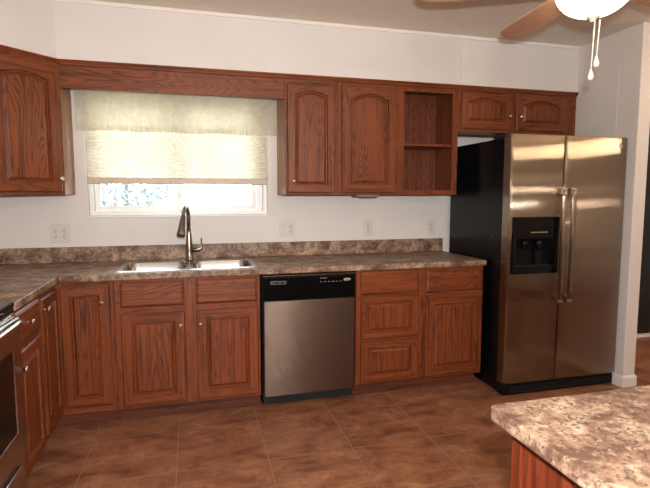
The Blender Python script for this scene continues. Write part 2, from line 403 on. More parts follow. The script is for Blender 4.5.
# ================================================================== CABINETS
def outline(x0, x1, z0, z1, arch, N=14, ni=3):
    """rectangle whose top can be an eyebrow arch; fixed point count: bottom, right, top, left"""
    pts = []; kinds = []
    def add(p, k): pts.append(p); kinds.append(k)
    for i in range(N): add((x0+(x1-x0)*i/N, z0), 'h')
    for i in range(ni): add((x1, z0+(z1-arch-z0)*i/ni), 'v')
    for i in range(N):
        t = i/N; x = x1+(x0-x1)*t
        s = 0 if t < 0.08 or t > 0.92 else math.sin(math.pi*(t-0.08)/0.84)**0.75
        add((x, z1-arch+arch*s), 'h')
    for i in range(ni): add((x0, z1-arch-(z1-arch-z0)*i/ni), 'v')
    return pts, kinds
def panel_front(bm, x0, x1, z0, z1, yf, t=0.019, stile=0.052, arch=0.0, rail=None, up=0.0):
    """raised-panel front; front face at y = yf, body behind it. mats: 0 = upright, 1 = level grain"""
    rail = rail or stile
    e = 0.006
    L = []
    L.append((outline(x0, x1, z0, z1, 0)[0], yf+t)); L.append((outline(x0, x1, z0, z1, 0)[0], yf+e))
    L.append((outline(x0+e, x1-e, z0+e, z1-e, 0)[0], yf))
    s, r = stile, rail
    L.append((outline(x0+s, x1-s, z0+r, z1-r+up, arch)[0], yf))
    L.append((outline(x0+s+0.005, x1-s-0.005, z0+r+0.005, z1-r-0.005+up, arch)[0], yf+0.013))
    L.append((outline(x0+s+0.010, x1-s-0.010, z0+r+0.010, z1-r-0.010+up, arch)[0], yf+0.0135))
    L.append((outline(x0+s+0.026, x1-s-0.026, z0+r+0.026, z1-r-0.026+up, arch)[0], yf+0.0015))
    kinds = outline(x0, x1, z0, z1, 0)[1]
    vs = [[bm.verts.new((x, y, z)) for x, z in lp] for lp, y in L]
    n = len(kinds)
    for k, (a, b) in enumerate(zip(vs[:-1], vs[1:])):
        for i in range(n):
            j = (i+1) % n; f = bm.faces.new((a[i], a[j], b[j], b[i]))
            f.material_index = 1 if (kinds[i] == 'h' and k < 4) else 0
    bm.faces.new(vs[0][::-1]); f = bm.faces.new(vs[-1]); f.material_index = 0
def slab_front(bm, x0, x1, z0, z1, yf, t=0.019):
    """plain drawer front with a routed edge, level grain"""
    L = [((x0, x1, z0, z1), yf+t), ((x0, x1, z0, z1), yf+0.010), ((x0+0.004, x1-0.004, z0+0.004, z1-0.004), yf+0.006),
         ((x0+0.014, x1-0.014, z0+0.014, z1-0.014), yf)]
    loops = [[(a, y, c), (b, y, c), (b, y, d), (a, y, d)] for (a, b, c, d), y in L]
    loft(bm, loops, True, True, 1)
def knob(parent, x, z, yf):
    bm = BM(); lathe(bm, [(0.0085, 0.0), (0.006, -0.004), (0.0055, -0.012), (0.011, -0.017), (0.0145, -0.022), (0.0135, -0.027), (0.007, -0.031)], x, yf, z, 18, 'Y')
    return obj('knob', bm, M['chrome'], parent)
OZ = [M['oz'], M['ox']]
def door(parent, x0, x1, z0, z1, yf, kn=None, arch=0.0, stile=0.052):
    bm = BM(); panel_front(bm, x0, x1, z0, z1, yf, arch=arch, stile=stile, up=0.012 if arch else 0.0); o = obj('door', bm, OZ, parent)
    if kn: knob(o, kn[0], kn[1], yf)
    return o
def drawer(parent, x0, x1, z0, z1, yf, kn=None, raised=False):
    bm = BM()
    if raised: panel_front(bm, x0, x1, z0, z1, yf, stile=0.048, rail=0.044)
    else: slab_front(bm, x0, x1, z0, z1, yf)
    o = obj('drawer', bm, OZ, parent)
    if kn: knob(o, kn[0], kn[1], yf)
    return o
def carcass(parent, w, z0, z1, dp, top=True, t=0.016, lm=None, rm=None, back=True):
    """side panels, bottom, top and back, local x 0..w, y 0..-dp"""
    for (a, b, m) in ((0.0004, t, lm), (w-t, w-0.0004, rm)):
        bm = BM(); box(bm, a, b, -dp, -0.001, z0, z1, 0.0008); obj('side_panel', bm, m or M['oz'], parent)
    bm = BM(); box(bm, t, w-t, -dp+0.001, -0.008, z0+0.018, z0+0.030); obj('bottom_panel', bm, M['oy'], parent)
    if top: bm = BM(); box(bm, t, w-t, -dp+0.001, -0.008, z1-0.016, z1-0.001); obj('top_panel', bm, M['oy'], parent)
    if back: bm = BM(); box(bm, t, w-t, -0.007, -0.002, z0+0.001, z1-0.001); obj('back_panel', bm, M['inside'], parent)
def face_frame(parent, w, z0, z1, dp, verts, horiz, t=0.019, x0=0.0):
    """verts: (xa, xb) full-height stiles; horiz: (xa, xb, za, zb) rails"""
    bm = BM()
    for a, b in verts: box(bm, x0+a, x0+b, -dp-t, -dp, z0, z1, 0.0008, 0, 1)
    for a, b, c, d in horiz: box(bm, x0+a, x0+b, -dp-t, -dp, c, d, 0.0008, 1, 1)
    return obj('face_frame', bm, OZ, parent)

UZ0, UZ1 = 1.368, 2.163
UD = 0.306      # carcass depth, frame in front, door in front of that -> 0.344
# ---- upper cabinet with single door, left one
def upper(name, label, x0, x1, z0, z1, doors, stiles, group=None, lm=None, rm=None, open_=False, zt=None):
    w = x1-x0; t = thing(name, label, 'cabinet', (x0, 0, 0), 0, group)
    carcass(t, w, z0, z1, UD, True, lm=lm, rm=rm)
    return t, w
t, w = upper('wall_cabinet', 'narrow oak wall cabinet with one arched door, right beside the window', 1.976, 2.345, UZ0, UZ1, 0, 0, lm=M['side'])
face_frame(t, w, UZ0, UZ1, UD, [(0, 0.035), (w-0.04, w)], [(0.035, w-0.04, UZ0, UZ0+0.035), (0.035, w-0.04, UZ1-0.075, UZ1)])
door(t, 0.014, w-0.022, UZ0+0.013, UZ1-0.058, -UD-0.0385, (0.052, 1.461), 0.028)
t, w = upper('wall_cabinet', 'wider oak wall cabinet with arched door, between two other wall cabinets', 2.3455, 2.803, UZ0, UZ1, 0, 0)
face_frame(t, w, UZ0, UZ1, UD, [(0, 0.04), (w-0.04, w)], [(0.04, w-0.04, UZ0, UZ0+0.035), (0.04, w-0.04, UZ1-0.075, UZ1)])
door(t, 0.026, w-0.028, UZ0+0.013, UZ1-0.050, -UD-0.0385, None, 0.034, 0.06)
bm = BM(); box(bm, 0.14, 0.30, -0.33, -0.20, UZ0-0.012, UZ0-0.001, 0.003); box(bm, 0.16, 0.28, -0.345, -0.32, UZ0-0.016, UZ0-0.011, 0.002); obj('under_shelf_bracket', bm, M['grey'], t)
t, w = upper('open_wall_cabinet', 'open oak wall cabinet with one shelf and no door', 2.8035, 3.268, UZ0, UZ1, 0, 0, rm=M['oz'])
face_frame(t, w, UZ0, UZ1, UD, [(0, 0.035), (w-0.045, w)], [(0.035, w-0.045, UZ0, UZ0+0.035), (0.035, w-0.045, UZ1-0.062, UZ1)])
bm = BM(); box(bm, 0.017, w-0.017, -UD+0.002, -0.008, 1.722, 1.740, 0.001); obj('shelf', bm, [M['ox']], t)
t, w = upper('over_fridge_cabinet', 'short oak wall cabinet with two arched doors above the refrigerator', 3.2685, XW-0.002, 1.835, UZ1, 0, 0)
FZ = 1.835
face_frame(t, w, FZ, UZ1, UD, [(0, 0.035), (0.43, 0.49), (w-0.13, w)], [(0.035, 0.43, FZ, FZ+0.035), (0.49, w-0.13, FZ, FZ+0.035), (0.035, 0.43, UZ1-0.05, UZ1), (0.49, w-0.13, UZ1-0.05, UZ1)])
door(t, 0.018, 0.438, FZ+0.018, UZ1-0.036, -UD-0.0385, (0.412, 1.952), 0.030, 0.056)
door(t, 0.480, w-0.112, FZ+0.018, UZ1-0.036, -UD-0.0385, (0.508, 1.952), 0.030, 0.056)
# ---- diagonal corner cabinet
t = thing('corner_wall_cabinet', 'oak corner wall cabinet with a diagonal arched door, left of the window', 'cabinet', (0, 0, 0))
CS = 0.61
def prism(pts, z0, z1):
    bm = BM(); loft(bm, [[(x, y, z0) for x, y in pts], [(x, y, z1) for x, y in pts]]); return bm
body = [(0.001, -0.001), (CS, -0.001), (CS, -0.311), (0.311, -CS), (0.001, -CS)]
bm = prism(body, UZ0+0.001, UZ1-0.001)
obj('body', bm, M['oz'], t)
bm = BM(); box(bm, CS+0.0003, CS+0.003, -0.311, -0.002, UZ0+0.0005, UZ1-0.145); obj('side_panel', bm, M['side'], t)
# frame + door in a frame of their own: local x along the diagonal (left to right), y out of it
DG = bpy.data.objects.new('diagonal_front', None)
L45 = math.hypot(CS-0.311, CS-0.311)
def to_diag(bm):
    m = Matrix.Translation((0.311, -CS, 0)) @ Matrix.Rotation(math.pi/4, 4, 'Z')
    bm.transform(m); return bm
def on_diag(o):
    o.location = (0.311, -CS, 0); o.rotation_euler = (0, 0, math.pi/4); return o
bm = BM()
for a, b, c, d, k in ((0, 0.04, UZ0, UZ1, 0), (L45-0.04, L45, UZ0, UZ1, 0), (0.04, L45-0.04, UZ0, UZ0+0.035, 1), (0.04, L45-0.04, UZ1-0.085, UZ1, 1)):
    box(bm, a, b, -0.019, -0.0005, c, d, 0.0008, k, 1)
on_diag(obj('face_frame', bm, OZ, t))
bm = BM(); panel_front(bm, 0.022, L45-0.026, UZ0+0.015, UZ1-0.052, -0.0385, arch=0.024, stile=0.056); dd = on_diag(obj('door', bm, OZ, t))
bm = BM(); lathe(bm, [(0.0085, 0.0), (0.006, -0.004), (0.0055, -0.012), (0.011, -0.017), (0.0145, -0.022), (0.0135, -0.027), (0.007, -0.031)], L45-0.045, -0.0385, 1.462, 18, 'Y')
obj('knob', bm, M['chrome'], dd)
bpy.data.objects.remove(DG)
t_corner = t
# ---- valance board above the window
bm = BM()
box(bm, CS+0.004, 1.975, -0.325, -0.307, 2.002, UZ1, 0.002)
tag(obj('wooden_valance', bm, [M['ox']]), 'long oak valance board spanning above the window', 'valance')
# ---- crown strip on top
bm = BM()
def crown(a, b, ea=0.0, eb=0.0):
    a, b = Vector((*a, 0)), Vector((*b, 0)); d = (b-a).normalized(); nn = Vector((d.y, -d.x, 0))
    prof = [(0.0, 2.134), (0.008, 2.136), (0.012, 2.146), (0.020, 2.157), (0.020, 2.164), (0.0, 2.164)]
    loft(bm, [[a + nn*o + d*(-ea*o) + Vector((0, 0, z)) for o, z in prof], [b + nn*o + d*(eb*o) + Vector((0, 0, z)) for o, z in prof]])
q = 0.0005
crown((0.632, -0.3255), (XW-0.002, -0.3255), 0.3)
tag(obj('oak_crown_strip', bm, [M['ox']]), 'thin oak moulding strip along the top of the wall cabinets', 'moulding')

bm = BM(); s_ = 0.7071
crown((0.318, -0.6185), (0.6105, -0.3262), 0.0, 0.35)
obj('crown_strip', bm, [M['ox']], t_corner)

# ---- base cabinets
BZ, TK, BD = 0.875, 0.10, 0.592      # top, toe kick height, carcass depth; frame to 0.611, fronts to 0.630
YF = -BD - 0.0385
def base(name, label, x0, x1, loc=None, rz=0, top=False, lm=None, rm=None):
    w = x1-x0; t = thing(name, label, 'cabinet', loc or (x0, 0, 0), rz)
    carcass(t, w, TK, BZ, BD, top, lm=lm, rm=rm)
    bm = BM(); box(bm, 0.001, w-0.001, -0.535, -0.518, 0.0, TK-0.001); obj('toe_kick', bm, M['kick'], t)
    return t, w
# sink base: two false drawer fronts over two doors
t, w = base('sink_base_cabinet', 'oak base cabinet below the sink with two doors and two drawer fronts', 0.916, 1.758)
face_frame(t, w, TK, BZ, BD, [(0, 0.045), (0.375, 0.47), (w-0.03, w)],
           [(a, b, c, d) for a, b in ((0.045, 0.375), (0.47, w-0.03)) for c, d in ((TK, TK+0.035), (0.665, 0.71), (BZ-0.02, BZ))])
for a, b in ((0.031, 0.388), (0.458, 0.822)):
    drawer(t, a, b, 0.712, 0.862, YF)
for a, b, kx in ((0.031, 0.390, 0.364), (0.458, 0.828, 0.480)):
    door(t, a, b, 0.122, 0.677, YF, (kx, 0.593), 0, 0.058)
# drawer base right of the dishwasher
t, w = base('drawer_base_cabinet', 'oak base cabinet with three stacked drawers right of the dishwasher', 2.388, 2.860)
face_frame(t, w, TK, BZ, BD, [(0, 0.038), (w-0.036, w)], [(0.038, w-0.036, c, d) for c, d in ((TK, TK+0.025), (0.385, 0.42), (0.69, 0.73), (BZ-0.02, BZ))])
drawer(t, 0.032, w-0.026, 0.712, 0.864, YF)
drawer(t, 0.032, w-0.026, 0.412, 0.698, YF, None, True)
drawer(t, 0.032, w-0.026, 0.118, 0.392, YF, None, True)
# door + drawer base at the refrigerator
t, w = base('base_cabinet', 'oak base cabinet with one door and drawer beside the refrigerator', 2.8605, 3.332)
face_frame(t, w, TK, BZ, BD, [(0, 0.036), (w-0.02, w)], [(0.036, w-0.02, c, d) for c, d in ((TK, TK+0.025), (0.675, 0.72), (BZ-0.02, BZ))])
drawer(t, 0.028, w-0.012, 0.706, 0.862, YF)
door(t, 0.028, w-0.010, 0.118, 0.682, YF, None, 0, 0.058)
# corner base, L-shaped, a door on either side of the inner corner
t = thing('corner_base_cabinet', 'L-shaped oak corner base cabinet with a door on each inner side', 'cabinet', (0, 0, 0))
bm = prism([(0.001, -0.001), (0.915, -0.001), (0.915, -BD), (BD, -BD), (BD, -0.964), (0.001, -0.964)], TK, BZ-0.0005); obj('body', bm, M['oz'], t)
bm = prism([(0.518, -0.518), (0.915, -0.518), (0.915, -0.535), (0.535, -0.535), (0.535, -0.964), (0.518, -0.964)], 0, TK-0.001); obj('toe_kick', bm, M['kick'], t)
bm = BM()
for a, b, c, d, k in ((BD+0.0005, 0.640, TK, BZ, 0), (0.882, 0.915, TK, BZ, 0), (0.640, 0.882, TK, TK+0.038, 1), (0.640, 0.882, BZ-0.035, BZ, 1)):
    box(bm, a, b, -BD-0.019, -BD-0.0005, c, d, 0.0008, k, 1)
fr = obj('face_frame', bm, OZ, t)
bm = BM(); panel_front(bm, 0.634, 0.890, 0.142, 0.846, YF, stile=0.05); o = obj('door', bm, OZ, t); knob(o, 0.852, 0.752, YF)
def on_left(o):      # local x runs up the left run, front faces +x
    o.location = (0, -0.964, 0); o.rotation_euler = (0, 0, math.pi/2); return o
bm = BM()
for a, b, c, d, k in ((0.0005, 0.03, TK, BZ, 0), (0.322, 0.352, TK, BZ, 0), (0.03, 0.322, TK, TK+0.038, 1), (0.03, 0.322, BZ-0.035, BZ, 1)):
    box(bm, a, b, -BD-0.019, -BD-0.0005, c, d, 0.0008, k, 1)
on_left(obj('face_frame', bm, OZ, t))
bm = BM(); panel_front(bm, 0.018, 0.316, 0.142, 0.846, YF, stile=0.05); o = on_left(obj('door', bm, OZ, t))
bm = BM(); lathe(bm, [(0.0085, 0.0), (0.006, -0.004), (0.0055, -0.012), (0.011, -0.017), (0.0145, -0.022), (0.0135, -0.027), (0.007, -0.031)], 0.045, YF, 0.79, 18, 'Y')
obj('knob', bm, M['chrome'], o)
# left run, drawer over door, next to the range
YL0, YL1 = -1.338, -0.9645
t, w = base('base_cabinet', 'oak base cabinet with drawer over door between the range and corner', YL0, YL1, (0, YL0, 0), math.pi/2)
face_frame(t, w, TK, BZ, BD, [(0, 0.03), (w-0.03, w)], [(0.03, w-0.03, c, d) for c, d in ((TK, TK+0.03), (0.675, 0.72), (BZ-0.02, BZ))])
drawer(t, 0.016, w-0.018, 0.706, 0.860, YF, (w/2-0.03, 0.79))
door(t, 0.016, w-0.018, 0.118, 0.682, YF, (0.030, 0.612), 0, 0.055)

# ---- countertop, L-shaped with sink cut-out, backsplash
CT0, CT1 = 0.876, 0.914
SKX0, SKX1, SKY0, SKY1 = 0.912, 1.762, -0.588, -0.075
bm = BM(); xs = [0.001, 0.635, SKX0+0.02, SKX1-0.02, 3.343]; ys = [-1.338, -0.635, SKY0+0.02, SKY1-0.02, -0.001]
cells = {(i, j) for i in range(4) for j in range(1, 4)} - {(2, 2)} | {(0, 0)}
grid_slab(bm, xs, ys, cells, CT0, CT1)
ct = thing('countertop', 'long L-shaped mottled brown laminate countertop with low backsplash', 'countertop', (0, 0, 0))
obj('worktop', bm, M['lam'], ct, False, 0.006)
bm = BM(); grid_slab(bm, [0.001, 0.020, 3.333], [-1.338, -0.020, -0.001], {(0, 0), (0, 1), (1, 1)}, CT1+0.0003, 1.018)
obj('backsplash', bm, M['lam'], ct, False, 0.004)

# ---- sink
sk = thing('kitchen_sink', 'double-bowl stainless steel drop-in sink below the window', 'sink', (0, 0, CT1))
bm = BM()
def ring(pts, z): return [bm.verts.new((x, y, z)) for x, y in pts]
def edges_of(vs): return [bm.edges.new((vs[i], vs[(i+1) % len(vs)])) for i in range(len(vs))]
zt = 0.006
o1 = rrect(SKX0, SKX1, SKY0, SKY1, 0.04); o2 = rrect(SKX0+0.012, SKX1-0.012, SKY0+0.012, SKY1-0.012, 0.03)
bx = 1.338
bowls = [(SKX0+0.035, bx-0.018, SKY0+0.035, SKY1-0.105), (bx+0.018, SKX1-0.035, SKY0+0.035, SKY1-0.105)]
va = ring(o1, 0.0006); vb = ring(o2, zt)
n = len(va)
for i in range(n): bm.faces.new((va[i], va[(i+1) % n], vb[(i+1) % n], vb[i])).smooth = True
es = [e for e in bm.edges if e.verts[0] in vb and e.verts[1] in vb]
tops = []
for b in bowls:
    vt = ring(rrect(*b, 0.06), zt); tops.append(vt); es += edges_of(vt)
bmesh.ops.triangle_fill(bm, edges=es, use_beauty=True)
for b, vt in zip(bowls, tops):
    prev = vt
    for ins, z, r in ((0.004, zt-0.006, 0.058), (0.010, -0.10, 0.055), (0.018, -0.165, 0.05), (0.034, -0.182, 0.036), (0.09, -0.188, 0.03)):
        cur = ring(rrect(b[0]+ins, b[1]-ins, b[2]+ins, b[3]-ins, r), z)
        for i in range(n): bm.faces.new((prev[i], prev[(i+1) % n], cur[(i+1) % n], cur[i])).smooth = True
        prev = cur
    bm.faces.new(prev)
obj('basin', bm, M['sinksteel'], sk)
for b in bowls:
    bm = BM(); lathe(bm, [(0.045, -0.1875), (0.043, -0.184), (0.034, -0.183), (0.03, -0.187), (0.001, -0.187)], (b[0]+b[1])/2, (b[2]+b[3])/2, 0, 20, cap0=True); obj('drain', bm, M['chrome'], sk)
# ---- faucet
FX, FY = 1.338, -0.135
fc = thing('kitchen_faucet', 'brushed nickel gooseneck faucet with pull-down head', 'faucet', (FX, FY, CT1+zt), R(-8))
bm = BM(); lathe(bm, [(0.030, 0.0005), (0.030, 0.005), (0.025, 0.012), (0.024, 0.06), (0.0235, 0.11), (0.019, 0.15), (0.0155, 0.19), (0.013, 0.22)], 0, 0, 0, 24)
pts = [(0, 0, 0.215)]; rr = 0.070
for k in range(0, 17):
    a = R(180 - k*10.0)
    pts.append((-0.012*(k/16), -rr - rr*math.cos(a)*1.0, 0.300 + rr*math.sin(a)))
tube(bm, pts, 0.0125, 14); obj('neck', bm, M['nickel'], fc, False)
e = Vector(pts[-1]); dn = (Vector(pts[-1]) - Vector(pts[-2])).normalized()
bm = BM(); tube(bm, [e, e+dn*0.02, e+dn*0.09, e+dn*0.150, e+dn*0.157], [0.0145, 0.0155, 0.022, 0.028, 0.026], 18); obj('spray_head', bm, M['nickel'], fc)
bm = BM(); tube(bm, [(0.015, 0, 0.072), (0.045, 0, 0.072), (0.068, 0, 0.074), (0.080, -0.002, 0.084), (0.083, -0.003, 0.10), (0.084, -0.004, 0.152)], [0.0165, 0.0165, 0.015, 0.010, 0.0055, 0.0045], 12); obj('handle', bm, M['nickel'], fc)

# ---- outlets
def outlet(x0, x1, z0, z1, label, gangs):
    t = thing('wall_outlet', label, 'outlet', ((x0+x1)/2, 0, (z0+z1)/2)); w, h = (x1-x0), (z1-z0)
    bm = BM(); box(bm, -w/2, w/2, -0.006, -0.0005, -h/2, h/2, 0.0025); obj('cover_plate', bm, M['plate'], t)
    for k, g in enumerate(gangs):
        cx = (k - (len(gangs)-1)/2)*0.052
        if g == 'd':
            for s in (-1, 1):
                bm = BM(); lathe(bm, [(0.0165, -0.0055), (0.0165, -0.008), (0.015, -0.0088)], cx, 0, s*0.0205, 20, 'Y'); r = obj('receptacle', bm, M['plate'], t)
                bm = BM()
                for a in (-0.0062, 0.0062): box(bm, cx+a-0.0013, cx+a+0.0013, -0.0098, -0.0086, s*0.0205-0.002, s*0.0205+0.0075)
                lathe(bm, [(0.0028, -0.0086), (0.0028, -0.0098)], cx, 0, s*0.0205-0.0085, 10, 'Y'); obj('slots', bm, M['slot'], r)
            bm = BM(); lathe(bm, [(0.003, -0.0058), (0.0028, -0.0075)], cx, 0, 0, 10, 'Y'); obj('screw', bm, M['nickel'], t)
        else:
            bm = BM(); box(bm, cx-0.0055, cx+0.0055, -0.0075, -0.0055, -0.013, 0.013, 0.001); box(bm, cx-0.004, cx+0.004, -0.016, -0.006, 0.0, 0.009, 0.0015); obj('toggle_switch', bm, M['plate'], t)
            for s in (-1, 1):
                bm = BM(); lathe(bm, [(0.003, -0.0058), (0.0028, -0.0075)], cx, 0, s*0.03, 10, 'Y'); obj('screw', bm, M['nickel'], t)
outlet(0.444, 0.568, 1.047, 1.173, 'wide outlet plate with two receptacle pairs, left of the window', 'dd')
outlet(1.990, 2.108, 1.052, 1.178, 'plate with one switch and one outlet, right of the window', 'sd')
outlet(2.652, 2.730, 1.046, 1.172, 'single outlet plate on the wall above the drawer cabinet', 'd')
outlet(3.190, 3.268, 1.046, 1.172, 'single outlet plate on the wall nearest the refrigerator', 'd')
bm = BM(); box(bm, 3.332, 3.384, -0.3295, -0.3255, 2.33, 2.385, 0.0012); tag(obj('blank_wall_plate', bm, M['wall']), 'small blank painted plate on the soffit above the open cabinet', 'wall plate')

# ---- window covering: pleated shade and sheer valance
ws = thing('cellular_shade', 'cream pleated cellular shade half lowered over the window', 'window shade', (1.297, -0.03, 1.45))
def fold(bm, x0, x1, z0, z1, n, yb, d):
    prev = None
    for k in range(2*n+1):
        z = z0+(z1-z0)*k/(2*n); y = yb + (d if k % 2 else 0)
        cur = (bm.verts.new((x0, y, z)), bm.verts.new((x1, y, z)))
        if prev: bm.faces.new((prev[0], prev[1], cur[1], cur[0]))
        prev = cur
bm = BM(); fold(bm, -0.598, 0.598, 0.031, 0.587, 29, -0.006, 0.010)
obj('pleated_cloth', bm, M['shade'], ws)
bm = BM(); box(bm, -0.600, 0.600, -0.014, 0.014, -0.008, 0.033, 0.006); obj('bottom_rail', bm, plain('shade_rail', (206, 192, 172), 0.5), ws)
bm = BM(); box(bm, -0.600, 0.600, -0.016, 0.022, 0.587, 0.625, 0.004); obj('head_rail', bm, M['white'], ws)
vl = thing('sheer_valance', 'sheer off-white fabric valance hanging over the top of the window', 'curtain', (1.306, -0.07, 1.79))
def sheet(bm, x0, x1, z0, z1, nx=80, nz=6, amp=0.004, seed=3, sag=0.0):
    rn = random.Random(seed); ph = [rn.random()*6 for _ in range(6)]
    g = []
    for j in range(nz+1):
        row = []
        for i in range(nx+1):
            u = i/nx; x = x0+(x1-x0)*u; f = 1-j/nz*0.6
            y = amp*f*(math.sin(u*43+ph[0])+0.7*math.sin(u*71+ph[1])+0.5*math.sin(u*19+ph[2]))
            row.append(bm.verts.new((x, y, z0+(z1-z0)*j/nz + (0.003*math.sin(u*25+ph[3]) if j == 0 else 0))))
        g.append(row)
    for j in range(nz):
        for i in range(nx):
            bm.faces.new((g[j][i], g[j][i+1], g[j+1][i+1], g[j+1][i])).smooth = True
bm = BM(); sheet(bm, -0.662, 0.662, 0.0, 0.29)
obj('cloth', bm, M['valcloth'], vl)
bm = BM(); sheet(bm, -0.662, 0.662, 0.0, 0.035, nz=1); shift(bm, (0, 0.0035, 0.0))
obj('hem', bm, M['valcloth'], vl)
bm = BM(); tube(bm, [(-0.672, 0.001, 0.300), (0.664, 0.001, 0.300)], 0.009, 12)
for s in (-0.668, 0.660): tube(bm, [(s, 0.001, 0.300), (s, 0.0685, 0.300)], 0.006, 8)
obj('rod', bm, M['white'], vl)

# ================================================================== APPLIANCES
# ---- dishwasher
DX0, DX1 = 1.772, 2.374; DYF = -0.640
dw = thing('dishwasher', 'stainless steel dishwasher with a black control panel', 'dishwasher', ((DX0+DX1)/2, -0.32, 0))
dwl = lambda bm: shift(bm, (-(DX0+DX1)/2, 0.32, 0))
bm = BM(); box(bm, DX0, DX1, -0.585, -0.02, 0.03, 0.864); obj('body', dwl(bm), M['blackm'], dw)
for s in (DX0+0.06, DX1-0.06):
    for y in (-0.5, -0.1):
        bm = BM(); lathe(bm, [(0.02, 0.0), (0.02, 0.01), (0.008, 0.012), (0.008, 0.032)], s, y, 0, 12); obj('foot', dwl(bm), M['rubber'], dw)
bm = BM(); box(bm, DX0+0.008, DX1-0.004, DYF, -0.588, 0.092, 0.7045, 0.002, 0, 2); obj('door', dwl(bm), M['steel_h'], dw)
# control panel: slightly sloping front with a hand grip along its lower edge
bm = BM()
prof = [(-0.588, 0.7055), (-0.642, 0.7055), (-0.644, 0.712), (-0.638, 0.85), (-0.632, 0.858), (-0.588, 0.858)]
loft(bm, [[(x, y, z) for y, z in prof] for x in (DX0+0.004, DX1-0.002)]); cp = obj('control_panel', dwl(bm), M['black'], dw, False, 0.002)
bm = BM(); box(bm, DX0+0.002, DX1, -0.636, -0.588, 0.8595, 0.8655, 0.001); obj('top_strip', dwl(bm), M['chrome'], dw)
bm = BM(); box(bm, DX0+0.05, DX0+0.148, -0.6400, -0.6376, 0.812, 0.832, 0.0008); obj('name_plate', dwl(bm), M['grey'], cp)
bm = BM(); box(bm, DX0+0.053, DX0+0.145, -0.6408, -0.6398, 0.815, 0.829); obj('name_plate_inset', dwl(bm), M['black'], cp)
bm = BM()
for k in range(11):
    if k in (4, 8): continue
    box(bm, DX0+0.056+k*0.008, DX0+0.0605+k*0.008, -0.6413, -0.6407, 0.8195, 0.8245)
obj('lettering', dwl(bm), M['grey'], cp)
bm = BM()
for row in range(2):
    for k in range(7): box(bm, DX1-0.235+k*0.026, DX1-0.222+k*0.026, -0.6398, -0.6385, 0.792+row*0.022, 0.796+row*0.022)
box(bm, DX1-0.235, DX1-0.19, -0.6398, -0.6382, 0.838, 0.842)
obj('button_marks', dwl(bm), M['grey'], cp)
def badge(cx, cz, y, a, b, parent, tr):
    bm = BM()
    for (s, y0, y1) in ((1.0, 0.0, -0.0018),):
        loft(bm, [[(cx+a*math.cos(2*math.pi*k/28), y+yy, cz+b*math.sin(2*math.pi*k/28)) for k in range(28)] for yy in (y0, y1)])
    bd = obj('badge', tr(bm), M['badge'], parent)
    bm = BM()
    for k in range(7): box(bm, cx-a*0.62+k*a*0.19, cx-a*0.62+k*a*0.19+a*0.10, y-0.0024, y-0.0017, cz-b*0.3, cz+b*0.3)
    obj('badge_lettering', tr(bm), M['slot'], bd)
badge(DX1-0.055, 0.826, -0.6395, 0.024, 0.0085, cp, dwl)
bm = BM(); box(bm, DX0+0.006, DX1-0.004, -0.575, -0.590, 0.03, 0.088, 0.002); obj('kick_plate', dwl(bm), M['rubber'], dw)

